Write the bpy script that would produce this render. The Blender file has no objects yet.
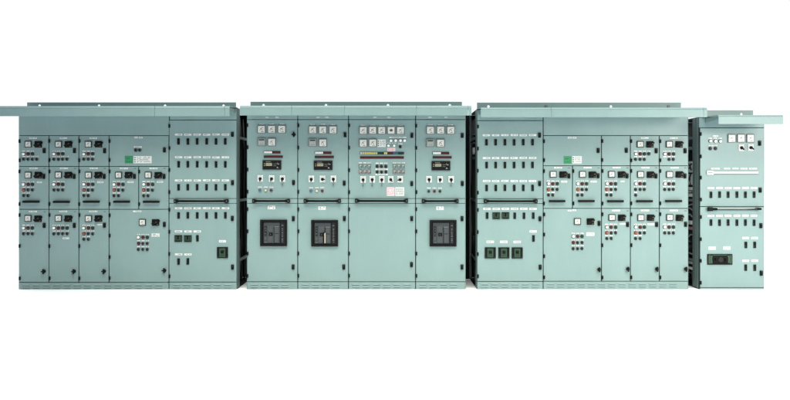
import bpy, bmesh, math, random
from mathutils import Vector, Matrix, Euler
random.seed(11)
C = bpy.context.scene
COL = C.collection
S = 0.0125                 # metres per photo pixel on the door plane (a 2.3 m tall board)
D = 9.5                    # camera to door plane
YH, YF = 175.0, 289.3      # eye level and floor line, in photo rows
def PX(x): return (x-395.0)*S
def PZ(y): return (YF-y)*S
ZC = PZ(YH)
def BX(x, y): return PX(x)*(D+y)/D                 # x of something standing y metres behind the doors
def BZ(r, y): return ZC+(YH-r)*S*(D+y)/D

# ------------------------------------------------------------------ materials
def mat(name, col, rough=0.5, metal=0.0, spec=0.5, coat=0.0, emit=None):
    m = bpy.data.materials.new(name); m.use_nodes = True
    b = m.node_tree.nodes['Principled BSDF']
    b.inputs['Base Color'].default_value = (*col, 1)
    b.inputs['Roughness'].default_value = rough
    b.inputs['Metallic'].default_value = metal
    b.inputs['Specular IOR Level'].default_value = spec
    b.inputs['Coat Weight'].default_value = coat
    return m
def noisy(m, scale, lo, hi, bump=0.0, bscale=300.0, streak=False, rlo=None, rhi=None):
    nt = m.node_tree; N = nt.nodes; L = nt.links; b = N['Principled BSDF']
    g = N.new('ShaderNodeNewGeometry')
    mp = N.new('ShaderNodeMapping'); L.new(g.outputs['Position'], mp.inputs['Vector'])
    if streak: mp.inputs['Scale'].default_value = (1, 1, 0.35)
    n = N.new('ShaderNodeTexNoise'); n.inputs['Scale'].default_value = scale; n.inputs['Detail'].default_value = 6
    n.inputs['Roughness'].default_value = 0.6
    L.new(mp.outputs['Vector'], n.inputs['Vector'])
    src = n.outputs['Fac']
    if streak:
        mp2 = N.new('ShaderNodeMapping'); mp2.inputs['Scale'].default_value = (1, 1, .12); L.new(g.outputs['Position'], mp2.inputs['Vector'])
        nb = N.new('ShaderNodeTexNoise'); nb.inputs['Scale'].default_value = 28; nb.inputs['Detail'].default_value = 5; nb.inputs['Roughness'].default_value = .7
        L.new(mp2.outputs['Vector'], nb.inputs['Vector'])
        mx = N.new('ShaderNodeMix'); mx.inputs['Factor'].default_value = .2; L.new(src, mx.inputs['A']); L.new(nb.outputs['Fac'], mx.inputs['B']); src = mx.outputs['Result']
    r = N.new('ShaderNodeValToRGB'); r.color_ramp.elements[0].color = (*lo, 1); r.color_ramp.elements[1].color = (*hi, 1)
    r.color_ramp.elements[0].position = 0.3; r.color_ramp.elements[1].position = 0.7
    L.new(src, r.inputs['Fac']); L.new(r.outputs['Color'], b.inputs['Base Color'])
    if rlo is not None:
        mr = N.new('ShaderNodeMapRange'); mr.inputs['To Min'].default_value = rlo; mr.inputs['To Max'].default_value = rhi
        L.new(n.outputs['Fac'], mr.inputs['Value']); L.new(mr.outputs['Result'], b.inputs['Roughness'])
    if bump:
        n2 = N.new('ShaderNodeTexNoise'); n2.inputs['Scale'].default_value = bscale; n2.inputs['Detail'].default_value = 2
        L.new(g.outputs['Position'], n2.inputs['Vector'])
        n3 = N.new('ShaderNodeTexNoise'); n3.inputs['Scale'].default_value = 2.2; n3.inputs['Detail'].default_value = 1
        L.new(g.outputs['Position'], n3.inputs['Vector'])
        b2 = N.new('ShaderNodeBump'); b2.inputs['Strength'].default_value = 0.5; b2.inputs['Distance'].default_value = 0.012
        L.new(n3.outputs['Fac'], b2.inputs['Height'])
        bp = N.new('ShaderNodeBump'); bp.inputs['Strength'].default_value = bump; bp.inputs['Distance'].default_value = 0.001
        L.new(n2.outputs['Fac'], bp.inputs['Height']); L.new(b2.outputs['Normal'], bp.inputs['Normal'])
        L.new(bp.outputs['Normal'], b.inputs['Normal'])
    return m
PAINT = (0.185, 0.277, 0.279)
M = {}
M['paint'] = noisy(mat('green_grey_paint', PAINT, 0.42), 3.0, tuple(c*0.95 for c in PAINT), tuple(c*1.05 for c in PAINT), 0.14, 420, True, 0.36, 0.5)
M['frame'] = noisy(mat('frame_paint_and_slot_shade', (0.10, 0.15, 0.145), 0.5), 6.0, (0.09,0.135,0.13), (0.11,0.165,0.16))
M['dark'] = mat('gasket_and_gap_shade', (0.012, 0.016, 0.016), 0.8, spec=0.2)
M['inside'] = mat('painted_interior_shade', (0.010, 0.011, 0.012), 0.8, spec=0.15)  # near black, so the shade inside the open sides is painted in
M['black'] = noisy(mat('black_plastic', (0.006,0.006,0.006), 0.5, spec=0.10), 40, (0.005,0.005,0.005), (0.008,0.008,0.008))
M['rubber'] = mat('cable_jacket', (0.012,0.012,0.014), 0.55)
M['cablegrey'] = mat('grey_cable_jacket', (0.16,0.16,0.20), 0.5)
M['copper'] = mat('pink_cable_jacket', (0.45,0.22,0.18), 0.5)
M['white'] = noisy(mat('white_plate', (0.62,0.63,0.63), 0.4), 30, (0.59,0.60,0.60), (0.65,0.66,0.66))
M['ink'] = mat('grey_ink', (0.13,0.15,0.15), 0.6)
M['ink2'] = mat('dark_ink', (0.05,0.05,0.05), 0.6)
M['pinkink'] = mat('red_ink', (0.50,0.16,0.20), 0.6)
M['bezel'] = mat('meter_bezel', (0.030,0.038,0.038), 0.45, spec=0.2)
M['bezel2'] = mat('grey_bezel', (0.13,0.15,0.15), 0.45)
M['face'] = noisy(mat('meter_face', (0.58,0.58,0.55), 0.3, coat=0.2), 25, (0.55,0.55,0.52), (0.61,0.61,0.58))
M['facegrey'] = mat('grey_meter_face', (0.30,0.33,0.32), 0.3, coat=0.4)
M['red'] = mat('red_lens', (0.085,0.005,0.008), 0.35, spec=0.25)
M['redstrip'] = mat('dark_red_acrylic', (0.062,0.006,0.008), 0.4, spec=0.2)
M['orange'] = mat('orange_lens', (0.30,0.062,0.028), 0.35, spec=0.25)
M['green'] = mat('green_lens', (0.005,0.030,0.020), 0.35, spec=0.25)
M['blue'] = mat('blue_lens', (0.02,0.09,0.16), 0.3, coat=0.4)
M['cream'] = mat('cream_lens', (0.55,0.46,0.33), 0.35)
M['yellow'] = mat('yellow_acrylic', (0.42,0.38,0.10), 0.35)
M['whitelens'] = mat('white_lens', (0.75,0.77,0.75), 0.25, coat=0.5)
M['btn'] = mat('button_cap', (0.010,0.014,0.015), 0.4, spec=0.2)
M['terminal'] = mat('terminal_white', (0.86,0.86,0.86), 0.5)
M['pinkpaper'] = mat('pink_paper', (0.66,0.52,0.55), 0.6)
M['btn2'] = mat('grey_green_cap', (0.14,0.20,0.19), 0.4)
M['btn3'] = mat('grey_red_cap', (0.21,0.15,0.15), 0.4)
M['chrome'] = mat('chrome_ring', (0.45,0.47,0.47), 0.25, metal=1.0)
M['steel'] = mat('zinc_steel', (0.50,0.51,0.50), 0.35, metal=1.0)
M['mgreen'] = mat('breaker_green', (0.011,0.066,0.025), 0.45)
M['mgreend'] = mat('breaker_dark_green', (0.010,0.035,0.018), 0.45)
M['sticker'] = noisy(mat('green_sticker', (0.015,0.19,0.075), 0.45), 60, (0.012,0.17,0.065), (0.02,0.215,0.09))
M['lcd'] = mat('lcd_glass', (0.34,0.33,0.22), 0.2, coat=0.5)
M['ctrl'] = mat('controller_case', (0.010,0.011,0.012), 0.4, spec=0.25)
M['acb'] = mat('breaker_grey', (0.024,0.029,0.033), 0.45)
M['acb2'] = mat('breaker_grey_light', (0.037,0.044,0.050), 0.45)
M['faint'] = mat('faint_marking', (0.11,0.115,0.12), 0.5)
M['mark'] = mat('pale_marking_and_glint', (0.42,0.42,0.42), 0.5)
M['brown'] = mat('handle_marker_and_glint', (0.09,0.085,0.035), 0.4)
M['string'] = mat('tag_string', (0.03,0.03,0.03), 0.7)
M['floor'] = noisy(mat('white_studio_floor', (0.94,0.955,0.98), 0.6, spec=0.2), 1.5, (0.935,0.95,0.975), (0.945,0.96,0.985))

# ------------------------------------------------------------------ mesh builder
class MB:
    def __init__(s): s.bm = bmesh.new(); s.mats = []
    def mi(s, k):
        if k not in s.mats: s.mats.append(k)
        return s.mats.index(k)
    def merge(s, t, k, mtx=None, smooth=False):
        i = s.mi(k)
        for f in t.faces: f.material_index = i; f.smooth = smooth
        if mtx is not None: bmesh.ops.transform(t, matrix=mtx, verts=t.verts)
        me = bpy.data.meshes.new('tmp'); t.to_mesh(me); t.free()
        s.bm.from_mesh(me); bpy.data.meshes.remove(me)
    def box(s, x0, x1, y0, y1, z0, z1, k, bev=0.0, seg=2, rot=0.0, c=None):
        t = bmesh.new(); bmesh.ops.create_cube(t, size=1.0)
        bmesh.ops.scale(t, vec=(abs(x1-x0), abs(y1-y0), abs(z1-z0)), verts=t.verts)
        if bev: bmesh.ops.bevel(t, geom=list(t.edges), offset=bev, segments=seg, affect='EDGES', profile=0.5)
        m = Matrix.Translation(((x0+x1)/2, (y0+y1)/2, (z0+z1)/2))
        if rot: m = m @ Matrix.Rotation(rot, 4, 'Y')
        s.merge(t, k, m); return s
    def cyl(s, x, z, r, y0, y1, k, n=20, bev=0.0, r2=None):           # axis along the depth
        t = bmesh.new()
        bmesh.ops.create_cone(t, cap_ends=True, segments=n, radius1=r, radius2=r if r2 is None else r2, depth=abs(y1-y0))
        if bev:
            es = [e for e in t.edges if all(abs(v.co.z-abs(y1-y0)/2) < 1e-6 for v in e.verts)]
            bmesh.ops.bevel(t, geom=es, offset=bev, segments=2, affect='EDGES', profile=0.5)
        # cone top (+z) becomes the viewer's side (-y)
        m = Matrix.Translation((x, (y0+y1)/2, z)) @ Matrix.Rotation(math.pi/2, 4, 'X')
        s.merge(t, k, m, False); return s
    def dome(s, x, y, z, r, d, k):
        t = bmesh.new(); bmesh.ops.create_uvsphere(t, u_segments=16, v_segments=8, radius=1)
        bmesh.ops.scale(t, vec=(r, d, r), verts=t.verts)
        s.merge(t, k, Matrix.Translation((x, y, z)), True); return s
    def tube(s, pts, r, k, n=8):
        t = bmesh.new(); rings = []
        for i, p in enumerate(pts):
            p = Vector(p); a = Vector(pts[max(i-1,0)]); b = Vector(pts[min(i+1,len(pts)-1)])
            d = (b-a).normalized(); u = d.orthogonal() if abs(d.z) > .95 else d.cross(Vector((0,0,1)))
            if abs(d.z) > .95: u = Vector((1,0,0)) - d*d.x
            u.normalize(); v = d.cross(u)
            rings.append([t.verts.new(p+u*math.cos(2*math.pi*j/n)*r+v*math.sin(2*math.pi*j/n)*r) for j in range(n)])
        for a, b in zip(rings, rings[1:]):
            for j in range(n): t.faces.new((a[j], a[(j+1)%n], b[(j+1)%n], b[j]))
        t.faces.new(rings[0][::-1]); t.faces.new(rings[-1])
        bmesh.ops.recalc_face_normals(t, faces=t.faces)
        s.merge(t, k, None, True); return s
    def prism(s, poly, x0, x1, k):                                       # (y,z) outline swept along x
        t = bmesh.new()
        a = [t.verts.new((x0, y, z)) for y, z in poly]; b = [t.verts.new((x1, y, z)) for y, z in poly]
        n = len(poly)
        for j in range(n): t.faces.new((a[j], a[(j+1)%n], b[(j+1)%n], b[j]))
        t.faces.new(a[::-1]); t.faces.new(b); bmesh.ops.recalc_face_normals(t, faces=t.faces)
        s.merge(t, k); return s
    def arc(s, x, z, r, w, a0, a1, y, k, n=14):
        t = bmesh.new(); vi = []; vo = []
        for j in range(n+1):
            a = a0+(a1-a0)*j/n
            vi.append(t.verts.new((x+math.cos(a)*(r-w/2), y, z+math.sin(a)*(r-w/2))))
            vo.append(t.verts.new((x+math.cos(a)*(r+w/2), y, z+math.sin(a)*(r+w/2))))
        for j in range(n): t.faces.new((vi[j], vo[j], vo[j+1], vi[j+1]))
        s.merge(t, k); return s
    def mesh(s, name):
        me = bpy.data.meshes.new(name); s.bm.normal_update(); s.bm.to_mesh(me); s.bm.free()
        for k in s.mats: me.materials.append(M[k])
        return me

# ------------------------------------------------------------------ objects
def wpos(o):
    p = Vector((0,0,0))
    while o is not None: p += Vector(o.location); o = o.parent
    return p
def put(name, me, parent, loc):
    o = bpy.data.objects.new(name, me); COL.objects.link(o)
    if parent is not None: o.parent = parent; o.location = Vector(loc)-wpos(parent)
    else: o.location = loc
    return o
def build(name, mb, parent, loc=(0,0,0)):
    return put(name, mb.mesh(name), parent, loc)
def root(name, x, label, group):
    o = bpy.data.objects.new(name, None); COL.objects.link(o); o.location = (x, 0, 0)
    o.empty_display_size = 0.2
    o['label'] = label; o['category'] = 'switchboard'; o['group'] = group
    return o
CACHE = {}
def proto(key, fn):
    if key not in CACHE: CACHE[key] = fn()
    return CACHE[key]
u = S
Y0 = -0.0006               # fittings sit just clear of the door skin
# prototypes: local origin on the door skin, toward the viewer is -y
def m_latch():
    b = MB(); b.box(-1.4*u,1.4*u,-.016,0,-2.5*u,2.5*u,'black',.004)
    b.box(-.75*u,.75*u,-.024,-.015,-2.0*u,1.0*u,'black',.003); b.cyl(0,1.55*u,.55*u,-.019,-.015,'bezel',12)
    return b.mesh('latch')
def m_knob():
    b = MB(); b.cyl(0,0,1.75*u,-.014,0,'black',20,.003); b.cyl(0,0,1.25*u,-.030,-.013,'black',16,.003)
    b.box(-2.3*u,.4*u,-.034,-.018,-.55*u,.55*u,'black',.003); b.box(-.8*u,.8*u,-.036,-.02,-2.5*u,2.5*u,'black',.004)
    return b.mesh('latch_knob')
def m_hinge():
    b = MB(); b.box(-.85*u,.85*u,-.018,0,-1.85*u,1.85*u,'black',.006,3); b.cyl(.2*u,0,.5*u,-.021,-.017,'black',10)
    return b.mesh('hinge')
def m_meter(w, h, kind, bez):
    b = MB(); b.box(-w/2*u,w/2*u,-.016,0,-h/2*u,h/2*u,bez,.0035)
    i = 0.78 if bez == 'bezel2' else 0.74
    fw, fh = w*i, h*i
    f = 'facegrey' if kind == 'grey' else 'face'
    b.box(-fw/2*u,fw/2*u,-.0185,-.015,-fh/2*u,fh/2*u,f,.002)
    y = -.0192
    if kind == 'grey':
        b.box(-fw*.42*u,fw*.42*u,y,-.018,fh*.22*u,fh*.42*u,'bezel'); b.box(-fw*.3*u,fw*.3*u,y,-.018,-fh*.38*u,-fh*.32*u,'ink')
    elif kind == 'mark':
        b.box(-fw*.24*u,fw*.24*u,y,-.018,-fh*.13*u,fh*.12*u,'ink2'); b.box(-fw*.08*u,fw*.1*u,y-.001,-.018,-fh*.2*u,fh*.2*u,'ink2')
    else:
        b.arc(fw*.28*u,-fh*.28*u,fw*.52*u,.055*w*u,math.pi*.5,math.pi,y,'ink')
        b.box(-fw*.05*u,fw*.33*u,y,-.018,-fh*.40*u,-fh*.32*u,'ink2')
        b.box(-fw*.20*u,fw*.26*u,y,-.018,-.035*w*u,.03*w*u,'ink',rot=math.radians(random.uniform(15,60)))
        b.box(-fw*.16*u,fw*.02*u,y,-.018,fh*.08*u,fh*.16*u,'ink')
    return b.mesh('meter')
def m_rotary():
    b = MB(); b.box(-3.7*u,3.6*u,-.012,0,-3.3*u,3.2*u,'black',.004); b.cyl(0,0,2.5*u,-.028,-.011,'black',20,.003)
    b.box(-3.6*u,3.6*u,-.050,-.027,-.85*u,.85*u,'black',.005,rot=math.radians(-24))
    b.box(1.2*u,2.7*u,-.0135,-.011,-2.6*u,-1.7*u,'brown'); b.box(.8*u,2.4*u,-.0525,-.049,.35*u,.8*u,'brown',rot=math.radians(-24))  # brown pieces: a marker, and a glint put into the colour
    b.box(3.4*u,4.3*u,-.02,0,.6*u,2.2*u,'black',.002)
    return b.mesh('rotary_breaker_handle')
def m_mcb():
    b = MB(); b.box(-1.3*u,1.3*u,-.010,0,-3.2*u,3.2*u,'black',.003); b.box(-.95*u,-.6*u,-.0108,-.009,-2.6*u,2.6*u,'mgreend')
    b.box(-.5*u,.75*u,-.026,-.009,-.2*u,1.9*u,'black',.003)
    return b.mesh('breaker_toggle')
def m_mccb(w, h, kind):
    b = MB(); b.box(-w/2*u,w/2*u,-.014,0,-h/2*u,h/2*u,'black',.003)
    y0, y1 = -.0152, -.013
    if kind == 'u':
        b.box(-1.9*u,-1.2*u,y0,y1,-1.8*u,2.3*u,'mgreen'); b.box(.9*u,1.6*u,y0,y1,-1.8*u,2.3*u,'mgreen'); b.box(-1.2*u,.9*u,y0,y1,-1.8*u,-1.1*u,'mgreen')
        b.box(-.9*u,.5*u,-.034,-.013,-.8*u,1.0*u,'black',.003); b.box(-3.5*u,-2.5*u,y0,y1,-2.6*u,2.6*u,'mgreend'); b.box(2.3*u,3.4*u,y0,y1,-2.6*u,2.6*u,'mgreend')
    elif kind == '0':
        for s_ in (-1, 1): b.box(s_*2.4*u-.5*u,s_*2.4*u+.5*u,y0,y1,-4.4*u,4.2*u,'mgreen')
        b.box(-1.9*u,1.9*u,y0,y1,3.5*u,4.3*u,'mgreen'); b.box(-1.9*u,1.9*u,y0,y1,-4.4*u,-3.6*u,'mgreen')
        b.box(-1.7*u,1.7*u,y0,y1,-3.4*u,3.3*u,'mgreend'); b.box(-1.2*u,1.2*u,-.045,-.013,-.6*u,2.0*u,'black',.004)
        for q in (-4.3, 4.3): b.cyl(q*u,-4.3*u,.5*u,-.016,-.013,'bezel',8)
    else:                                                      # twin breakers with an interlock slide
        b.box(-11.6*u,-9.4*u,y0,y1,-4.2*u,4.2*u,'mgreend'); b.box(-9.2*u,-7.4*u,y0,y1,-3.8*u,3.9*u,'mgreen')
        b.box(7.4*u,9.6*u,y0,y1,-3.4*u,3.9*u,'mgreen'); b.box(-7*u,7*u,y0,y1,3.9*u,4.5*u,'mgreen'); b.box(9.9*u,11.8*u,y0,y1,-4.2*u,4.2*u,'mgreend')
        b.box(-7.6*u,7.8*u,-.030,-.013,-3.3*u,3.1*u,'black',.008,3); b.cyl(0,-.1*u,2.6*u,-.040,-.029,'ctrl',24,.003)
        b.box(-5.6*u,-4.1*u,-.052,-.029,-1.0*u,1.4*u,'black',.003); b.box(4.2*u,5.7*u,-.052,-.029,-1.4*u,1.0*u,'black',.003)
    return b.mesh('breaker')
def m_lamp(k, r=1.75, bz='bezel'):
    b = MB(); b.cyl(0,0,r*u,-.010,0,bz,20,.002); b.cyl(0,0,r*.80*u,-.016,-.009,k,18); b.dome(0,-.016,0,r*.78*u,.007,k)
    return b.mesh('pilot_light')
def m_button(k, r=1.65):
    b = MB(); b.cyl(0,0,r*u,-.009,0,'bezel',18,.002); b.cyl(0,0,r*.70*u,-.019,-.008,k,16,.002); b.arc(0,0,r*.86*u,.16*u,math.radians(-40),math.radians(80),-.0096,'mark',8)  # pale arc paints a glint on the bezel ring
    return b.mesh('push_button')
def m_sqbutton(k):
    b = MB(); b.box(-1.8*u,1.8*u,-.010,0,-2.1*u,2.1*u,'bezel2',.003); b.box(-1.35*u,1.35*u,-.018,-.009,-1.6*u,1.6*u,k,.003)
    b.box(-.9*u,.9*u,-.0186,-.017,.5*u,1.0*u,'mark'); b.box(.6*u,1.3*u,-.0186,-.017,-1.2*u,-.2*u,'bezel')
    return b.mesh('square_button')
def m_switch(ang, key):
    b = MB(); b.box(-2.7*u,2.7*u,-.008,0,-3.4*u,3.2*u,'white',.002)
    for q in range(5):
        a = math.radians(30+30*q); b.box(math.cos(a)*2.1*u-.25*u,math.cos(a)*2.1*u+.25*u,-.0086,-.007,math.sin(a)*2.1*u+.15*u,math.sin(a)*2.1*u+.6*u,'ink')
    b.cyl(0,-.4*u,1.55*u,-.026,-.007,'black',20,.003)
    t = MB
    r = math.radians(ang); cx, cz = math.sin(r)*1.0*u, -math.cos(r)*1.0*u-.4*u
    b.box(cx-.55*u,cx+.55*u,-.045,-.025,cz-1.7*u,cz+1.7*u,'black',.003,rot=-r)
    if key:
        b.tube([(0,-.03,-1.6*u),(.2*u,-.028,-4.2*u),(-.2*u,-.02,-6.0*u)],.13*u,'string',5); b.box(-.9*u,.7*u,-.020,-.014,-7.3*u,-5.6*u,'bezel2',.002,rot=.3)
    return b.mesh('selector_switch')
def m_label(w, h, v, dark=False):
    b = MB(); b.box(-w/2*u,w/2*u,-.0018,0,-h/2*u,h/2*u,'white' if not dark else 'bezel2',.0006,1)
    rg = random.Random(v*77+int(w*10)); rows = 1 if h < 3 else 2
    for q in range(rows):
        zz = 0 if rows == 1 else (.2*h if q == 0 else -.2*h)
        x = -w*.36
        while x < w*.32:
            l = rg.uniform(.35, 1.1); th = .12*h if rows == 2 else .21*h
            if rg.random() < .8: b.box(x*u,min(x+l, w*.38)*u,-.0023,-.0014,(zz-th)*u,(zz+th)*u,'ink')
            x += l+rg.uniform(.25,.5)
    return b.mesh('label_plate')
def m_strip(n, dx, v):                                         # engraved strip above a row of lamps
    b = MB(); rg = random.Random(v)
    for q in range(n):
        b.box((q*dx-1.6)*u,(q*dx+1.6)*u,-.0018,0,-.55*u,.55*u,'white',.0005,1)
        if rg.random() < .75: b.box((q*dx-rg.uniform(.6,1.2))*u,(q*dx+rg.uniform(.6,1.2))*u,-.0023,-.0014,-.18*u,.2*u,'ink')
    return b.mesh('label_strip')
def m_sticker(w, h, k, v, ink='ink', sym=False):
    b = MB(); b.box(-w/2*u,w/2*u,-.0012,0,-h/2*u,h/2*u,k)
    rg = random.Random(v)
    if k != 'sticker':
        z = h*.34
        while z > -h*.42:
            x0 = -w*.42+(1.8 if sym else 0); x = x0
            while x < w*.40:
                l = rg.uniform(.5, 1.6)
                if rg.random() < .85: b.box(x*u,min(x+l,w*.42)*u,-.0017,-.0010,(z-.28)*u,(z+.28)*u,ink)
                x += l+.35
            z -= 1.15
        if sym:
            for q in range(3): b.box((-w*.46)*u,(-w*.46+1.2)*u,-.0017,-.0010,(h*.3-q*2.1-.7)*u,(h*.3-q*2.1+.5)*u,'ink2')
    else:
        b.box(-w*.34*u,w*.34*u,-.0017,-.001,-.30*h*u,-.24*h*u,'mgreen'); b.box(-w*.3*u,w*.1*u,-.0017,-.001,.12*h*u,.2*h*u,'mgreen')
    return b.mesh('sticker')
def m_bar(w):                                                   # long door pull on two cast ends
    b = MB(); h = w/2*u
    for s_ in (-1, 1):
        b.box(s_*h-s_*2.9*u,s_*h,-.060,0,-1.9*u,1.9*u,'black',.005); b.cyl(s_*(h-1.4*u),0,.5*u,-.0625,-.058,'bezel2',10)
        b.prism([(-.056,-1.5*u),(-.056,1.5*u),(-.030,1.5*u),(-.030,-1.5*u)],s_*(h-2.7*u),s_*(h-4.4*u),'black')
    b.tube([(-h+2.5*u,-.044,-.1*u),(0,-.046,-.15*u),(h-2.5*u,-.044,-.1*u)],1.15*u,'black',12)
    return b.mesh('pull_handle')
def m_pull():
    b = MB(); w = 8.1*u
    b.box(-w,w,-.044,-.020,-1.1*u,1.1*u,'black',.004)
    for s_ in (-1, 1): b.box(s_*w*.86-.7*u,s_*w*.86+.7*u,-.024,0,-.9*u,.9*u,'black',.002)
    b.box(-w*.96,w*.96,-.003,0,-1.0*u,1.0*u,'black',.001)
    return b.mesh('pull_handle')
def m_ctrl():
    b = MB(); b.box(-9.4*u,9.4*u,-.020,0,-4.8*u,4.8*u,'ctrl',.005); b.box(-8.5*u,8.5*u,-.0215,-.019,-4.0*u,4.0*u,'black',.001)
    b.box(-6.3*u,.6*u,-.0228,-.021,-1.2*u,2.1*u,'bezel'); b.box(-5.8*u,.1*u,-.0236,-.022,-.8*u,1.7*u,'lcd')
    for q in range(4): b.box((-5.3+q*1.35)*u,(-4.5+q*1.35)*u,-.0242,-.023,.0*u,1.1*u,'bezel')
    b.box(-7.7*u,-7.1*u,-.0226,-.021,.9*u,1.5*u,'cream'); b.box(-7.7*u,-7.1*u,-.0226,-.021,-.9*u,-.3*u,'cream')
    for i_, (x, z) in enumerate(((2.2,.9),(3.8,.9),(5.4,.9),(6.8,.9),(2.2,-.9),(3.8,-.9),(5.4,1.9),(5.6,-2.4))):
        b.box((x-.42)*u,(x+.42)*u,-.0235,-.021,(z-.36)*u,(z+.36)*u,'mark' if i_ in (3,7) else 'bezel2',.0005,1)
    b.box(-6*u,-1*u,-.0222,-.021,2.8*u,3.3*u,'bezel2'); b.box(4.6*u,7.0*u,-.0222,-.021,-3.3*u,-2.9*u,'bezel2')
    return b.mesh('digital_controller')
def m_acb(v):
    b = MB(); w, h = 13.4*u, 13.2*u
    b.box(-w,w,-.006,0,-h,h,'black',.003)
    for s_ in (-1, 1):
        b.box(s_*w,s_*(w-2.2*u),-.030,-.003,-h,h,'black',.004); b.box(-w+2.2*u,w-2.2*u,-.030,-.003,s_*h,s_*(h-1.9*u),'black',.004)
    b.box(-10.1*u,6.1*u,-.012,-.004,-10.4*u,10.6*u,'acb',.003)
    b.box(6.9*u,11.0*u,-.010,-.004,-11*u,11*u,'ctrl',.002)
    y0, y1 = -.017, -.011
    b.box(-6.0*u,-.6*u,y0,y1,1.0*u,7.2*u,'acb2',.002); b.box(-9.2*u,-6.9*u,y0,y1,-2.6*u,7.0*u,'ctrl',.001)
    b.box(-4.6*u,-.9*u,y0,y1,-2.8*u,.2*u,'black',.001); b.box(-6.0*u,-.6*u,y0,y1,-9.6*u,-3.6*u,'acb2',.002)
    b.box(.7*u,5.2*u,-.020,y1,-9.6*u,5.0*u,'acb2',.004); b.box(.2*u,.7*u,-.0135,-.0115,-9.8*u,6*u,'black')
    b.box(.8*u,5.2*u,y0,y1,5.7*u,6.5*u,'faint'); b.box(1.2*u,4.8*u,-.0215,-.019,-1*u,-.2*u,'ctrl')
    for (x, z, l, t_) in ((-8.6,4.8,.9,.3),(-8.2,2.4,.8,.3),(-8.8,-.6,1.2,.3),(-8.9,-4.8,1.4,.3),(-8.6,-6.4,1.0,.35),(-9.1,-9.2,2.4,.3),(-3.4,-1.4,.7,.3)):
        b.box(x*u,(x+l)*u,-.0185,-.0115,(z-t_)*u,(z+t_)*u,'faint')
    for (z, l) in ((7.6,1.6),(4.0,1.2),(2.2,.6),(.2,1.3),(-1.6,.7),(-3.2,1.3),(-5.4,.9),(-7.0,1.4),(-8.8,.8)):
        b.box((8.8-l/2)*u,(8.8+l/2)*u,-.0145,-.009,(z-.38)*u,(z+.38)*u,'faint' if v != 2 or z < 3 else 'bezel2',.0004,1)
    if v == 1:                                                  # charging lever pulled out
        b.box(0*u,.9*u,-.040,-.019,-9.8*u,.4*u,'cream',.003); b.box(-1.6*u,.1*u,-.030,-.012,-9.8*u,1.2*u,'black',.002)
    return b.mesh('air_circuit_breaker')
def m_led(segs, h):                                             # one row of annunciator windows
    b = MB(); x0, x1 = segs[0][0], segs[-1][1]
    b.box((x0-.35)*u,(x1+.35)*u,-.010,0,-(h/2+.25)*u,(h/2+.25)*u,'bezel',.002)
    for a, c, k in segs:
        n = max(1, round((c-a)/2.0)); d = (c-a)/n
        for q in range(n): b.box((a+q*d+.1)*u,(a+q*d+d-.1)*u,-.0125,-.009,-h/2*u,h/2*u,k,.0006,1)
    return b.mesh('annunciator_strip')

# ------------------------------------------------------------------ fittings by photo position
def at(x, y): return (PX(x+random.uniform(-.12,.12)), Y0, PZ(y+random.uniform(-.12,.12)))
def latch(d, x, y): return put('latch', proto('latch', m_latch), d, at(x,y))
def knob(d, x, y): return put('latch', proto('knob', m_knob), d, at(x,y))
def hinge(d, x, y): return put('hinge', proto('hinge', m_hinge), d, at(x,y))
def hinges(d, x, ys):
    for y in ys: hinge(d, x, y)
def meter(d, x, y, w=6.9, h=6.6, kind='white', bez='bezel'):
    v = random.randrange(6)
    return put('meter', proto(('meter',w,h,kind,bez,v), lambda: m_meter(w,h,kind,bez)), d, at(x,y))
def rotary(d, x, y):
    o = put('rotary_switch', proto('rotary', m_rotary), d, at(x,y)); o.rotation_euler.y = math.radians(random.uniform(-2.5,2.5)); return o
def mcb(d, x, y): return put('breaker_toggle', proto('mcb', m_mcb), d, at(x,y))
def mccb(d, x, y, w, h, kind): return put('moulded_breaker', proto(('mccb',w,h,kind), lambda: m_mccb(w,h,kind)), d, at(x,y))
def lamp(d, x, y, k, r=1.75, bz='bezel'): return put('pilot_light', proto(('lamp',k,r,bz), lambda: m_lamp(k,r,bz)), d, at(x,y))
def button(d, x, y, k='btn', r=1.65): return put('push_button', proto(('btn',k,r), lambda: m_button(k,r)), d, at(x,y))
def sqb(d, x, y, k): return put('square_button', proto(('sqb',k), lambda: m_sqbutton(k)), d, at(x,y))
def switch(d, x, y, ang=0, key=False):
    ang += random.choice((-6,0,7))
    return put('selector_switch', proto(('sw',ang,key), lambda: m_switch(ang,key)), d, at(x,y))
def label(d, x, y, w=7.4, h=2.0, dark=False):
    v = random.randrange(6)
    return put('label_plate', proto(('lab',w,h,v,dark), lambda: m_label(w,h,v,dark)), d, at(x,y))
def strip(d, x, y, n, dx=4.35):
    v = random.randrange(4)
    return put('label_strip', proto(('strip',n,dx,v), lambda: m_strip(n,dx,v)), d, at(x,y))
def sticker(d, x, y, w, h, k='white', ink='ink', sym=False, name='notice_sticker'):
    return put(name, m_sticker(w,h,k,int(x*3),ink,sym), d, at(x,y))

def panel(name, parent, x0, y0, x1, y1, yf=0.0, t=0.021, gx=.42, gy=.32, k='paint'):
    xa, xb, za, zb = PX(x0+gx), PX(x1-gx), PZ(y1-gy), PZ(y0+gy)
    cx, cz = (xa+xb)/2, (za+zb)/2
    b = MB(); b.box(xa-cx, xb-cx, yf, yf+t, za-cz, zb-cz, k, .0025)
    return build(name, b, parent, (cx, 0, cz))
def row(d, x, y, kinds, dx=4.35, lab=True):
    for q, k in enumerate(kinds):
        if k == '-': continue
        if k in 'WRGO': lamp(d, x+q*dx, y, {'W':'whitelens','R':'red','G':'green','O':'orange'}[k])
        else: button(d, x+q*dx, y)
    if lab: strip(d, x, y-2.75, len(kinds), dx)

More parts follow.
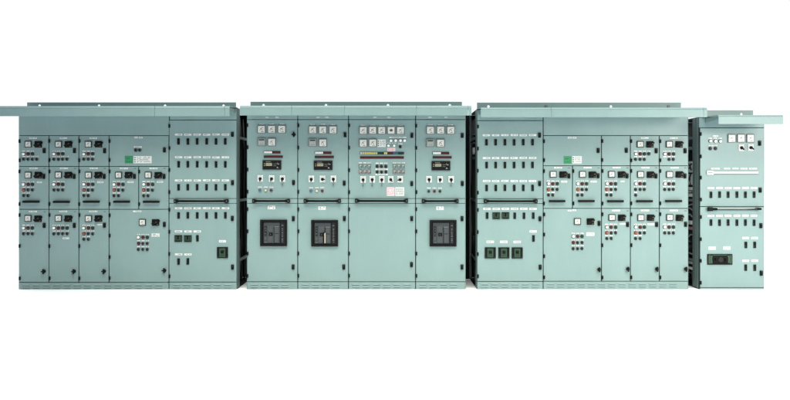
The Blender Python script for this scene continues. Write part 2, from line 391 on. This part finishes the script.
def starter(bl, x0, x1, y0, y1, kind, rows, lb=True, extra=None, dm=9.9):
    """door of one motor starter compartment; kind is the row of the board it sits in"""
    d = panel('starter_door', bl, x0, y0, x1, y1)
    o = y0-{1:135.6,2:166.4,3:209.3}[kind]
    if kind == 1:
        label(d, x0+14.5, 138.1+o, 7.5, 1.4); meter(d, x0+dm, 144.4+o); rotary(d, x0+dm+9.9, 144.4+o); latch(d, x0+dm+16, 150.8+o)
        ys = (154, 159.3); hs = (141.3, 160.3)
    elif kind == 2:
        label(d, x0+15, 168.4+o, 8, 1.4); label(d, x0+26, 168.5+o, 2.2, 1.2, True)
        meter(d, x0+dm, 175.1+o); rotary(d, x0+dm+9.9, 175.2+o); latch(d, x0+dm+15.6, 176.5+o)
        ys = (184.4, 190.0, 195.6); hs = (171.6, 204.0)
        put('pull_handle', proto('pull', m_pull), d, at(x0+13.4, 201.7+o))
    else:
        label(d, x0+14.5, 211.4+o, 8, 1.4); label(d, x0+26, 211.8+o, 2.0, 1.1, True)
        meter(d, x0+dm, 218.4+o); rotary(d, x0+dm+9.8, 218.6+o); latch(d, x0+dm+15.8, 225.2+o)
        ys = (228, 233.7, 239.2); hs = (215.1, 246.0, 278.2)
    hinges(d, x0+(1.25 if x0 < 20 else .75), [h+o for h in hs])
    for y, r in zip(ys, rows): row(d, x0+5.3 if r[0] != 'B' or len(r) > 1 else x0+5.3, y+o, r)
    if extra: label(d, x0+extra[0], extra[1], extra[2], extra[3])
    return d

def rail_holes(name, parent, x0, x1, z0, z1, y, holes, t=.006):
    """lifting angle along the roof: an upright plate with real round holes, and a foot"""
    b = MB(); zc = (z0+z1)/2; n = 16
    xs = sorted(holes); r = .0165; cuts = []
    hz = z0+(z1-z0)*.50
    edges = [x0]
    for x in xs: edges += [x-.028, x+.028]
    edges.append(x1)
    for a, c in zip(edges[0::2], edges[1::2]): b.box(a, c, y, y+t, z0, z1, 'paint')
    for x in xs:
        tm = bmesh.new(); R = {}
        for yy in (y, y+t):
            inn, out = [], []
            for j in range(n):
                a = 2*math.pi*(j+.5)/n; ca, sa = math.cos(a), math.sin(a)
                inn.append(tm.verts.new((x+ca*r, yy, hz+sa*r)))
                kx = .028/abs(ca) if ca else 1e9
                kz = ((z1-hz) if sa > 0 else (hz-z0))/abs(sa) if sa else 1e9
                k = min(kx, kz); out.append(tm.verts.new((x+ca*k, yy, hz+sa*k)))
            cor = []
            for sx, sz in ((1,1),(-1,1),(-1,-1),(1,-1)): cor.append(tm.verts.new((x+sx*.028, yy, z1 if sz > 0 else z0)))
            R[yy] = (inn, out)
            for j in range(n):
                j2 = (j+1) % n; tm.faces.new((inn[j], out[j], out[j2], inn[j2]))
                p, q = out[j].co, out[j2].co
                if abs(p.x-q.x) > 1e-5 and abs(p.z-q.z) > 1e-5:
                    cc = min(cor, key=lambda v: (v.co-(p+q)/2).length); tm.faces.new((out[j], cc, out[j2]))
        for j in range(n):
            j2 = (j+1) % n; tm.faces.new((R[y][0][j], R[y][0][j2], R[y+t][0][j2], R[y+t][0][j]))
        bmesh.ops.recalc_face_normals(tm, faces=tm.faces)
        b.merge(tm, 'paint')
    b.box(x0, x1, y+t+.0005, y+.05, z0, z0+t, 'paint')
    return build(name, b, parent)

def shell(bl, x0, x1, ytop, open_l, open_r, depth=1.0, post=0.19, bolts=(), ydoor=None):
    """welded enclosure behind the doors; a side facing a gap is an open frame with posts"""
    xa, xb = PX(x0), PX(x1); zt = PZ(ytop); yf = .0225; t = .018
    b = MB()
    b.box(xa+.004, xb-.004, yf, yf+.006, .002, zt-.004, 'dark')                    # gasketed front frame, coloured dark to deepen the shade in door gaps
    b.box(xa, xb, yf+.0065, depth, zt-.003, zt, 'paint', .001)                     # roof
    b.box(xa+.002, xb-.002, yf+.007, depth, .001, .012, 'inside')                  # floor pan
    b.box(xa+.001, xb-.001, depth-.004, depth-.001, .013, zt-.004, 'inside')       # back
    if not open_l: b.box(xa, xa+.003, .004, depth-.005, .003, zt-.0045, 'paint')
    if not open_r: b.box(xb-.003, xb, .004, depth-.005, .003, zt-.0045, 'paint')
    xi = xa+.35 if open_l else xb-.35
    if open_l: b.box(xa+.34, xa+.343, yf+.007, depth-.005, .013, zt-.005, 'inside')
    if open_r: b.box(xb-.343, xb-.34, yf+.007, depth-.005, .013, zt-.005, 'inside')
    build('enclosure', b, bl)
    for side, op in ((-1, open_l), (1, open_r)):
        if not op: continue
        xe = xa if side < 0 else xb; xin = xe-side*.028
        def bb(p0, p1, y0, y1, z0, z1, k, bv=.002):
            q.box(min(p0,p1), max(p0,p1), y0, y1, z0, z1, k, bv)
        q = MB(); bb(xe, xin, yf+.0068, post*.42, .013, zt-.006, 'frame'); bb(xe-side*.008, xin, post*.42+.001, post*.55, .013, zt-.006, 'frame')
        bb(xe, xin, post*.55+.001, post, .013, zt-.006, 'frame'); build('corner_post', q, bl)
        q = MB(); bb(xe, xin, depth-.09, depth-.006, .013, zt-.006, 'frame'); build('corner_post', q, bl)
        for z in (PZ(137), PZ(201), PZ(262)):
            q = MB(); bb(xe-side*.004, xin, post+.001, depth-.091, z-.016, z+.016, 'frame'); build('side_rail', q, bl)

def canopy(bl, lip0, lip1, r0, rc, r1, roofz, seams, rail, holes, bolts, endcap=True, over=.45, marks=(), thick=.010):
    """drip canopy over the doors: folded front lip, sloping roof sheet, soffit brackets; lifting angle behind it"""
    yo = -over
    xa, xb = BX(lip0, yo), BX(lip1, yo)
    z0, zc, zt = BZ(r1, yo), BZ(rc, yo), BZ(r0, yo)
    cut = [xa]+[BX(s_, yo) for s_ in seams]+[xb]
    for a, c in zip(cut, cut[1:]):
        b = MB(); g = .0022
        b.prism([(yo, z0), (yo, zc-.005), (yo+.005, zc-.001), (yo+.002, zc+.004), (yo+.014, zt), (.03, roofz+.006), (.03, roofz+.001), (yo+.018, zt-.006), (yo+.010, zc-.004), (yo+.008, z0+.004), (yo+.035, z0+.004), (yo+.035, z0)], a+g, c-g, 'paint')
        o = build('canopy_panel', b, bl)
    n = max(2, int((xb-xa)/.9))
    for q in range(n+1):
        x = xa+.035+(xb-xa-.07)*q/n
        if lip1 > 470 and lip0 < 470: pass
        b = MB(); b.prism([(.0005, roofz-.016), (.0005, roofz-.075), (yo+.05, zt-.042), (yo+.05, zt-.014)], x-.0025, x+.0025, 'paint'); build('canopy_bracket', b, bl)
    ry = .25; x0, x1 = BX(rail[0], ry), BX(rail[1], ry)
    rail_holes('lifting_rail', bl, x0, x1, roofz+.001, BZ(rail[2], ry), ry, [BX(h, ry) for h in holes])
    zr = (roofz+.001+BZ(rail[2], ry))/2
    for h in bolts:
        b = MB(); b.cyl(BX(h,ry), zr, .016, ry-.012, ry-.0005, 'bezel2', 6); b.cyl(BX(h,ry), zr, .022, ry-.003, ry-.0003, 'bezel2', 14); build('bolt', b, bl)

def plinth(bl, x0, x1, y0, y1, gap=0.42, louv=None, step=10.2, lw=7.0):
    xa, xb = PX(x0+gap), PX(x1-gap); z0, z1 = max(PZ(y1), .0), PZ(y0+.35)
    b = MB(); b.box(xa, xb, .002, .021, z0, z1, 'paint', .002)
    x = x0+4
    while x+lw < x1-2:
        for yy in (y0+2.5, y0+4.9):
            b.prism([(.0018, PZ(yy)+.006), (-.007, PZ(yy)-.004), (-.007, PZ(yy)-.0065), (.0018, PZ(yy)-.006)], PX(x), PX(x+lw), 'paint')
            b.box(PX(x+.2), PX(x+lw-.2), .0012, .0016, PZ(yy)-.011, PZ(yy)-.0066, 'frame')  # darker strip paints the shade under each louvre hood
        x += step
    return build('plinth', b, bl)

def feeder_upper(d, xs, rows, lat, hx, hys, labs=True):
    for yl, yb in rows:
        for x in xs: label(d, x, yl, 7.3, 1.9); mcb(d, x, yb)
    for x, y in lat: latch(d, x, y)
    hinges(d, hx, hys)
def crossrail(bl, x0, x1, y0, y1, h0, h1, yb=None, gap=.42):
    r = panel('cross_rail', bl, x0, y0, x1, y1, t=.018, gx=gap, gy=.2)
    put('pull_handle', m_bar(h1-h0), r, at((h0+h1)/2, yb or (y0+y1)/2-.1))
    return r
GROUP = 'switchboard sections standing in a row'

# ================================================================== LEFT SECTION
L = root('switchboard_section', PX(128), 'green switchboard section at the left end, small starter doors left of its tall breaker cubicle', GROUP)
shell(L, 18.6, 236.8, 107.6, False, True)
panel('fascia_panel', L, 18.6, 108.2, 169.3, 135.6, yf=.001)
cols = [18.6, 48.9, 78.8, 109.0, 138.6, 168.9]
starter(L, cols[0], cols[1], 135.6, 166.4, 1, ['WRG','BBBB'])
starter(L, cols[1], cols[2], 135.6, 166.4, 1, ['WRG','BBBB'])
starter(L, cols[2], cols[3], 135.6, 166.4, 1, ['WRG','BBB'])
d = panel('compartment_door', L, cols[3], 135.6, 168.9, 166.4)
label(d,136.3,137.5,3.8,1.6); label(d,141,137.5,3.8,1.6); label(d,138,147.1,8,1.4); button(d,136,150.1,r=1.9); button(d,140,150.1); latch(d,164.5,150)
sticker(d,128.9,159.7,8,7.6,'sticker',name='green_sticker'); sticker(d,142.8,159.6,18,7.2,'white','ink',True); hinges(d,109.75,(141.2,160))
starter(L, cols[0], cols[1], 166.4, 209.3, 2, ['WRG','OBB','BB'], extra=(21,182.2,5,1.6))
starter(L, cols[1], cols[2], 166.4, 209.3, 2, ['WRG','BBB'])
starter(L, cols[2], cols[3], 166.4, 209.3, 2, ['WRG','OBB','BB'], extra=(21.5,182,6,1.8))
starter(L, cols[3], cols[4], 166.4, 209.3, 2, ['WRG','OBB','BB'], extra=(21.5,182,6,1.8))
starter(L, cols[4], cols[5], 166.4, 209.3, 2, ['WRG','OBB','BB'], extra=(21.5,182,6,1.8))
for i, (rows, ex) in enumerate(((['WRG','BBB'], None), (['WRGG','BBBB'], (17,238.2,6.5,1.6)), (['WRG','OBB','BB'], (21,224.6,5,1.3)))):
    d = starter(L, cols[i], cols[i+1], 209.3, 282.3, 3, rows, extra=ex); knob(d, cols[i]+25.5, 271.2)
def big_starter(bl, x0, x1, y0, y1, dx, dy, hx):
    d = panel('starter_door', bl, x0, y0, x1, y1)
    label(d,135+dx,211.4+dy,3.8,1.4); label(d,139.6+dx,211.2+dy,3.8,1.4)
    meter(d,142.8+dx,222.3+dy); rotary(d,155.7+dx,222.4+dy); latch(d,164.4+dx,224.3+dy)
    row(d,138.7+dx,237.2+dy,'WRG'); row(d,138.7+dx,243.4+dy,'RBB'); row(d,138.7+dx,249.3+dy,'BBB')
    label(d,155.6+dx,235+dy,8,3.4); knob(d,164.5+dx,270.4+dy); hinges(d,hx,[h+dy for h in (215.3,235.4,257,278)])
    return d
big_starter(L, 109.0, 168.9, 209.3, 282.3, 0, 0, 109.75)
panel('header_panel', L, 169.3, 108.2, 236.8, 120, yf=.004)
gx = [178.6,187.9,197.3,206.7,216.0,225.4]
d = panel('cubicle_door', L, 168.9, 120, 236.8, 198.6)
feeder_upper(d, gx, ((134.6,141.6),(157.3,164.4),(180.4,187.3)), ((232.5,134.5),(232.5,182.6)), 169.5, (126,148.2,170,192.2))
crossrail(L, 168.9, 236.8, 198.6, 203.4, 175, 229)
d = panel('cubicle_door', L, 168.9, 203.4, 236.8, 282.0)
for x in gx: label(d,x,208.2,7.3,1.9); mcb(d,x,215.3)
for x in gx[:3]: label(d,x,231.3,7.3,2.0)
mccb(d,178.5,238.5,7.7,6.6,'u'); mccb(d,187.9,238.5,7.7,6.6,'u'); mcb(d,197.4,238.3)
for x in gx[:2]: label(d,x,254.4,7.3,1.9); mcb(d,x,261.4)
label(d,222.5,241.3,7,2.4); mccb(d,222.5,252.4,11,11,'0'); latch(d,232.5,218.5); latch(d,232.6,267); hinges(d,169.5,(209.7,231.7,253.9,276.3))
plinth(L, 18.6, 168.9, 282.3, 289.3); plinth(L, 168.9, 236.8, 282.0, 289.3)
canopy(L, -1.2, 229.6, 106.0, 108.3, 116.2, PZ(107.6), [154.5, 224.6], (27,236,102.4), [39.5,99,165,223.5], [])
q = MB()
for i in range(9):
    y = .28+.075*i; x = PX(236.8)-.05-.03*(i%3); w = .012*math.sin(i*2.1)
    q.tube([(x,y,.05),(x+.01,y+w,.6),(x-.012,y-w,1.2),(x,y+w,1.7),(x-.03,y+.02,2.18)], .015+.004*(i%2), 'rubber')
q.tube([(PX(236.8)-.04,.22,.02),(PX(236.8)-.03,.27,.12),(PX(236.8)-.05,.42,.28),(PX(236.8)-.07,.5,.6)], .012, 'cablegrey')
build('cable_bundle', q, L)
q = MB(); q.box(PX(236.8)-.06, PX(236.8)-.01, .26, .55, PZ(138), PZ(136.2), 'cablegrey', .003); build('terminal_rail', q, L)

# ================================================================== MIDDLE SECTION
Mi = root('switchboard_section', PX(356), 'green switchboard section with four tall cubicles and three big square black breakers', GROUP)
shell(Mi, 246.9, 465.6, 107.2, False, False)
sx = [246.9, 297.7, 348.5, 415.6, 465.6]
HU, HL = (125.2,147.4,169.7,191.6), (209.2,231.2,253.5,275.6)
for i in range(4):
    a, c = sx[i], sx[i+1]
    panel('header_panel', Mi, a, 107.8, c, 119.6, yf=.004)
    dy = (0,.5,.8,.9)[i]
    d = panel('cubicle_door', Mi, a, 119.6, c, 198.6); hinges(d, a+.7, [h+dy*.6 for h in HU])
    lo = panel('cubicle_door', Mi, a, 203.3, c, 281.7); hinges(lo, a+.7, HL)
    crossrail(Mi, a, c, 198.6, 203.3, *((252.8,290.2),(304,341),(355,408),(421.8,458.4))[i])
    plinth(Mi, a, c, 281.7, 289.3)
    if i == 2: continue
    o = (0, 51.0, 0, 168.6)[i]
    for x in (261.7,271.9,282.0): meter(d,x+o,129.4+dy,8.4,8.4,'white','bezel2'); label(d,x+o,124.0+dy,4.5,.8)
    meter(d,261.7+o,142.1+dy,8.4,8.4,'grey','bezel2'); meter(d,271.9+o,142.3+dy,8.4,8.4,'white','bezel2')
    put('annunciator_strip', proto('ledA', lambda: m_led([(-8,0,'white'),(0,8,'redstrip')],2.0)), d, at(272.3+o,152.4+dy*.8))
    put('annunciator_strip', proto('ledB', lambda: m_led([(-9.2,-6.6,'green'),(-6.6,9.2,'redstrip')],1.9)), d, at(273.4+o,156.6+dy*.8))
    put('digital_controller', proto('ctrl', m_ctrl), d, at(272.2+o,165+dy*.8))
    for k_, x in enumerate((260.4,271.6,282.5)): switch(d,x+o,178.4+dy, (5,-8,0)[k_] if i != 1 else (0,80,0)[k_], k_ == 2)
    for k_, x in zip(('blue','cream','red') if i < 3 else ('green','red','green'), (260.1,265.8,271.3)): lamp(d,x+o,190.4+dy,k_,1.6,'bezel2'); label(d,x+o,187.2+dy,3.8,1.1)
    (knob if i == 0 else latch)(d, (294,345,0,462.2)[i], (134.6,134.8,0,135.6)[i]); latch(d, (293.6,344.3,0,462.2)[i], 182.6+dy)
    ax, ay = ((273.7,232.8),(0,0),(0,0),(0,0))[i] if i == 0 else ((324.8,233.2) if i == 1 else (442.9,233.2))
    put('air_circuit_breaker', m_acb(i), lo, at(ax, ay)); label(lo, (271.5,322,0,440)[i], 207.5+dy*.9, 7.4, 3.6)
    latch(lo, (293.5,344.3,0,462)[i], 218.5); latch(lo, (293.1,343.9,0,462)[i], 266.9)
    if i == 2: pass
    U3 = None
# the synchronising cubicle
for o in list(Mi.children):
    pass
doors = [o for o in Mi.children if o.name.startswith('cubicle_door')]
d, lo = [o for o in doors if abs(wpos(o).x-PX((sx[2]+sx[3])/2)) < .01]
if wpos(d).z < wpos(lo).z: d, lo = lo, d
for q, x in enumerate((363.2,372.7,381.8,391.1,400.4)): meter(d,x,130.5,8.3,8.4,'mark' if q == 3 else 'white','bezel2'); label(d,x,125.3,4.5,.8)
for x in (363.2,372.7): meter(d,x,143.1,8.3,8.4,'white','bezel2')
sticker(d,381.7,143.2,8,7.4,'white','ink',True)
for x in (391,395.7,400.4,404.6): lamp(d,x,140.6,'whitelens',1.75,'bezel2')
label(d,397.7,137.4,17,1.3); label(d,388.5,143.2,4,1); label(d,394,143.2,4,1); label(d,400.3,143.8,4,1)
lamp(d,388.5,145.7,'whitelens',1.6,'bezel2'); lamp(d,394,145.7,'whitelens',1.6,'bezel2'); button(d,400.3,146.7)
sticker(d,391.2,149.5,8,3.6,'pinkpaper','pinkink')
seg = [(-21.7,-19.6,'mark')]+[(-19.4+2.15*q,-17.35+2.15*q,'yellow') for q in range(7)]+[(-4.3,2.0,'green'),(2.0,5.4,'yellow'),(5.6,11,'redstrip'),(11.2,16,'blue'),(16.1,21.7,'green')]
put('annunciator_strip', m_led(seg,2.1), d, at(381.9,153.2)); put('annunciator_strip', m_led([(-21.5,21.7,'redstrip')],1.9), d, at(381.9,157.5))
for gxs in ((360.5,364.9,369.2),(394.5,398.9,403.1)):
    for x in gxs: sqb(d,x,166.2,'btn2'); sqb(d,x,171.9,'btn3')
    strip(d,gxs[0],163.0,3)
strip(d,377.3,163.2,3); label(d,381.6,169.4,12.5,1.6)
for x in (377.3,381.6,386): button(d,x,166.3,r=1.8); button(d,x,171.9,r=1.7)
label(d,381.6,174.6,12.5,1.4)
for q, x in enumerate((363,372.4,381.9,390.8,400.2)): switch(d,x,179.3,(0,0,0,40,-85)[q],q < 3)
sticker(d,390.6,191.6,7.6,8.6,'pinkpaper','pinkink'); sticker(d,399.8,191.6,8.8,8.6,'white','ink')
latch(d,411.8,135.5); latch(d,411.8,183.7); latch(lo,411.8,218.5); latch(lo,411.5,264.5)
canopy(Mi, 239.6, 471.8, 105.6, 108.0, 115.4, PZ(107.2), [291.6, 344.6, 416.5, 468.2], (250.4,462,101.8), [263.5,326,388,449.8], [])
for x in (267,277,318,327,375,389,430,446):
    put('label_plate', proto(('lab',3.2,1.0,1,False), lambda: m_label(3.2,1.0,1)), Mi, (PX(x), .0035, PZ(117.3)))

# ================================================================== RIGHT SECTION
R_ = root('switchboard_section', PX(582), 'wide pale green section with small starter doors right of its tall breaker cubicle', GROUP)
shell(R_, 477.0, 688.3, 108.9, True, False)
panel('header_panel', R_, 477.0, 109.5, 543.2, 120.6, yf=.004)
panel('fascia_panel', R_, 543.2, 109.5, 688.3, 135.6, yf=.001)
gx = [486.5,495.7,504.9,514.1,523.3,532.5]
d = panel('cubicle_door', R_, 477.0, 120.6, 543.2, 198.8)
feeder_upper(d, gx, ((135.2,142.4),(158.0,165.1),(181.0,187.9)), ((539.5,135.3),(539.5,183.5)), 477.8, (126.8,148.7,170.7,192.5))
crossrail(R_, 477.0, 543.2, 198.8, 203.5, 483.8, 537)
d = panel('cubicle_door', R_, 477.0, 203.5, 543.2, 281.4)
for q, x in enumerate(gx):
    label(d,x+.5,208.8,7.3,2.0)
    if q in (1,2): mccb(d,x+.5,215.6,7.7,6.6,'u')
    else: mcb(d,x+.6,215.6)
label(d,533.1,231.4,7,2.2); mcb(d,533.3,238.4)
for x in (490.3,503.8,517.1): label(d,x,241.8,7.4,2.3); mccb(d,x,252.7,11,11,'0')
latch(d,540,218.8); latch(d,540.2,267); hinges(d,477.8,(210,232,254,276))
cols = [543.2,572.5,601.5,630.4,659.4,688.3]
d = panel('compartment_door', R_, cols[0], 135.6, cols[2], 165.8)
label(d,569.8,137.8,3.8,1.7); label(d,574.4,137.8,3.8,1.7); latch(d,598,150.5); sticker(d,567.5,160.1,8,7.6,'sticker',name='green_sticker'); sticker(d,577,159.8,9.4,7.2,'white','ink',True); hinges(d,544,(141.2,160.2))
d = panel('compartment_door', R_, cols[2], 135.6, cols[3], 165.8); latch(d,626.2,150.5); hinges(d,602.2,(141.2,160.2))
starter(R_, cols[3], cols[4], 135.6, 165.8, 1, ['WRGG','BBB'], dm=9.6)
starter(R_, cols[4], cols[5], 135.6, 165.8, 1, ['WRG','-BB'], dm=9.6)
for i, (rows, ex) in enumerate(((['WRG','OBB','BB'], (21,181.6,6,1.8)), (['WRG','OBB','BB'], (21,181.6,6,1.8)), (['WRG','OBB','BB'], (21,181.2,4,1.4)), (['WRG','BBB','B'], None), (['WRG','BBB'], None))):
    starter(R_, cols[i], cols[i+1], 165.8, 208.4, 2, rows, extra=ex, dm=9.9)
big_starter(R_, cols[0], cols[2], 208.4, 281.2, 434.6, -.9, 544)
for i, (rows, ex) in enumerate(((['WRG','OBB','BB'], (21,223.8,6,1.6)), (['WRG','OBB','BB'], (20.5,224.2,7,1.8)), (['WRG','BBB'], None))):
    d = starter(R_, cols[i+2], cols[i+3], 208.4, 281.2, 3, rows, extra=ex, dm=10.2); knob(d, cols[i+2]+26.3, 269)
plinth(R_, 477.0, 543.2, 281.4, 289.3); plinth(R_, 543.2, 688.3, 281.2, 289.3)
canopy(R_, 480.8, 707.4, 107.6, 109.4, 117.2, PZ(108.9), [551.5, 703.6], (477,681,102.6), [488.5,611], [546,668.5])
q = MB(); xe = PX(477)
for i in range(10):
    y = .26+.07*i; x = xe+.03+.022*(i%3); w = .014*math.sin(i*1.7)
    q.tube([(x,y,.30),(x+.012,y+w,.7),(x-.008,y-w,1.2),(x+.006,y+w,1.7),(x+.02,y+.02,2.18)], .013+.004*(i%2), 'cablegrey' if i == 5 else 'rubber')
for i in range(4):
    y = .55+.06*i; q.tube([(xe+.03,y,.62),(xe+.025,y-.02,.42),(xe+.02,y-.13,.22),(xe+.03,y-.32,.03)], .014, 'cablegrey' if i == 1 else 'rubber')
build('cable_bundle', q, R_)
q = MB(); q.box(xe+.008, xe+.05, .50, .66, PZ(153), PZ(146), 'terminal', .004); q.box(xe+.008,xe+.05,.48,.62,PZ(158.5),PZ(156),'bezel2',.003)
q.box(xe+.004, xe+.05, .45, .80, PZ(133), PZ(131.8), 'bezel2', .002); q.box(xe+.004, xe+.05, .45, .80, PZ(142), PZ(140.6), 'bezel2', .002); build('terminal_block', q, R_)
q = MB(); q.box(PX(465.6)+.003, xe-.002, .90, .904, .004, PZ(110), 'inside'); build('added_gap_backing', q, R_)  # added dark sheet that keeps the gap between sections black

# ================================================================== FAR RIGHT SECTION
F = root('switchboard_section', PX(731), 'narrow pale switchboard section with lower roof canopy, standing alone at the right end', GROUP)
shell(F, 699.0, 764.3, 117.0, True, False, post=.21)
panel('header_panel', F, 699.0, 117.6, 764.3, 127.8, yf=.004)
d = panel('cubicle_door', F, 699.9, 127.8, 764.3, 206.6)
label(d,715.6,136.2,5,1.6)
for x in (710.2,715.2,720.2): lamp(d,x,141.2,'whitelens',1.8,'bezel'); label(d,x,138.4,3.6,1.0)
button(d,710.2,148.6,r=1.9); button(d,715.3,148.6,r=1.9); label(d,712.8,145.6,8.5,1.0)
for x in (731.2,740.6,750.1): meter(d,x,138.4,7.8,8.6,'white','bezel2')
switch(d,741,147.4,45,False); switch(d,750.6,147.4,45,False)
latch(d,759.4,143.4)
q = MB(); q.box(-25.5*u,25.5*u,-.012,0,-1.1*u,1.1*u,'white',.002); q.box(-25.5*u,25.5*u,-.0125,-.002,-1.6*u,-1.2*u,'ink'); q.box(-26*u,-19.5*u,-.020,0,-2.3*u,1.9*u,'white',.003); q.box(-25.3*u,-20.5*u,-.0206,-.019,-.4*u,.3*u,'ink')
build('cable_duct_cover', q, d, at(732.6,172.4))
for x, w in ((715.5,8.5),(727,6),(735.5,6),(744,7),(753,8)): label(d,x,168.6,w,1.5)
gx = [710.8,719.5,728.1,736.7,745.3,753.9]
for x in gx: label(d,x,188.0,6.6,2.0); mcb(d,x,194.7)
latch(d,760,190.2); hinges(d,700.5,(134.1,156.5,177.7,199.6))
lo = panel('cubicle_door', F, 699.9, 206.6, 764.3, 287.6)
hb = MB(); hb.tube([(-22*u,-.046,-.1*u),(24*u,-.050,-.1*u)],.85*u,'black',10); hb.box(-26.5*u,-22*u,-.055,0,-1.9*u,1.9*u,'black',.006); hb.prism([(-.05,-1.2*u),(-.05,1.2*u),(-.02,1.2*u),(-.02,-1.2*u)],-22*u,-18*u,'black')
hb.box(21.5*u,26*u,-.060,0,-.9*u,1.3*u,'black',.006); hb.box(-18*u,22*u,-.0585,-.0575,.1*u,.45*u,'steel')
build('pull_handle', hb, lo, at(733.4,209.0))
for x in gx: label(lo,x,215.6,6.6,2.0); mcb(lo,x,222.6)
for y in (238,260.7):
    for x in (745.6,754.6): label(lo,x,y,6.6,2.2); mcb(lo,x,y+6.9)
label(lo,712,248,7.2,3.2); label(lo,726.8,248,7.2,3.2); mccb(lo,719.6,259.3,25,10.6,'wide')
latch(lo,760.6,225.6); latch(lo,761.2,273); hinges(lo,700.5,(217,239,260.6,282.6))
q = MB(); q.box(PX(700.3), PX(763.9), .004, .021, .001, PZ(287.9), 'paint', .001); build('plinth', q, F)
canopy(F, 718.4, 783.4, 115.0, 116.4, 124.0, PZ(117.0), [], (706,753.2,110.3), [741.5], [])
q = MB(); xe = PX(699)
def tb(y0, r0, r1, k, w=.03, y1=.42): q.box(xe+.004, xe+.004+w, y0, y1, PZ(r1), PZ(r0), k, .003)
tb(.225, 161, 172.4, 'terminal'); tb(.225, 174, 185.2, 'terminal'); tb(.225, 187.4, 190.6, 'terminal'); tb(.29, 191.2, 193.2, 'mark'); tb(.225, 194.2, 197.4, 'terminal')
tb(.26, 222, 226, 'terminal'); tb(.225, 228.6, 231.4, 'copper'); tb(.235, 264, 266.5, 'mark'); tb(.225, 270, 272.2, 'terminal'); tb(.24,146,149,'bezel2')
build('terminal_block', q, F)
q = MB()
def loop(pts, r=.011, k='rubber'): q.tube([(xe-.006+dx, y, PZ(r_)) for dx, y, r_ in pts], r, k)
loop([(.0,.23,163.5),(0,.28,165.5),(0,.34,163.5)]); loop([(0,.23,170),(0,.27,167),(0,.33,168.6)]); loop([(0,.25,174.2),(0,.285,177),(0,.29,180),(0,.265,184.8)])
for i in range(9):
    y = .24+.05*i; w = .015*math.sin(i*2.3)
    q.tube([(xe+.055+.02*(i%2),y,.05),(xe+.05,y+w,.5),(xe+.05,y-w,1.0),(xe+.06,y+w,1.5),(xe+.06,y,2.1)], .014, 'cablegrey' if i in (1,) else 'rubber')
for r_ in (205,211,218,236,243,249,256,276):
    loop([(.012,.23,r_),(.004,.28,r_+random.uniform(-3,3)),(.012,.34,r_+random.uniform(-2,4))], .009, random.choice(['rubber','cablegrey','rubber']))
build('cable_bundle', q, F)

# ================================================================== FLOOR
b = MB(); t = bmesh.new(); bmesh.ops.create_grid(t, x_segments=2, y_segments=2, size=120); b.merge(t, 'floor')
fl = build('floor', b, None); fl['kind'] = 'structure'

# ================================================================== LIGHT
w = bpy.data.worlds.new('World'); C.world = w; w.use_nodes = True
nt = w.node_tree; N = nt.nodes; Lk = nt.links; bg = N['Background']
tc = N.new('ShaderNodeTexCoord'); sp = N.new('ShaderNodeSeparateXYZ'); Lk.new(tc.outputs['Generated'], sp.inputs[0])
def mr(src, a, c, lo, hi):
    m = N.new('ShaderNodeMapRange'); m.interpolation_type = 'SMOOTHSTEP'
    for k_, v in zip(('From Min','From Max','To Min','To Max'), (a,c,lo,hi)): m.inputs[k_].default_value = v
    Lk.new(src, m.inputs['Value']); return m.outputs['Result']
back = mr(sp.outputs['Y'], -.02, .30, .05, 1.12)              # white background; camera side dimmed to hold light off the doors
zenith_glow = mr(sp.outputs['Z'], .66, .92, 0.0, 3.0)                    # overhead glow, added to burn the floor to white
ad = N.new('ShaderNodeMath'); ad.operation = 'ADD'; Lk.new(back, ad.inputs[0]); Lk.new(zenith_glow, ad.inputs[1])
bg.inputs['Color'].default_value = (.955, 1, 1.03, 1); Lk.new(ad.outputs[0], bg.inputs['Strength'])

def area(name, loc, tgt, sx_, sy_, power, col, spread):
    l = bpy.data.lights.new(name, 'AREA'); l.shape = 'RECTANGLE'; l.size = sx_; l.size_y = sy_; l.energy = power; l.color = col; l.spread = math.radians(spread)
    o = bpy.data.objects.new(name, l); COL.objects.link(o); o.location = loc
    o.rotation_euler = (Vector(tgt)-Vector(loc)).to_track_quat('-Z', 'Y').to_euler()
    return o
area('key_softbox', (6.3, -5.0, 2.6), (4.9, -1.7, .2), 2.4, 1.4, 110, (1.0, .97, .86), 96)
area('overhead_softbox', (0.25, -3.0, 4.2), (0.25, -1.25, 0), 7.9, 1.7, 158, (.99, 1.0, .84), 84)

# ================================================================== CAMERA
cam = bpy.data.cameras.new('camera'); co = bpy.data.objects.new('camera', cam); COL.objects.link(co)
co.location = (0, -D, ZC); co.rotation_euler = (math.pi/2, 0, 0)
W = 790*S; cam.sensor_width = 36; cam.lens = 36*D/W
cam.shift_y = (PZ(200)-ZC)/W; cam.clip_end = 400
C.camera = co
C.render.resolution_x = 1024; C.render.resolution_y = 518
C.render.engine = 'CYCLES'
C.view_settings.view_transform = 'Standard'; C.view_settings.look = 'None'; C.view_settings.exposure = 0; C.view_settings.gamma = 1
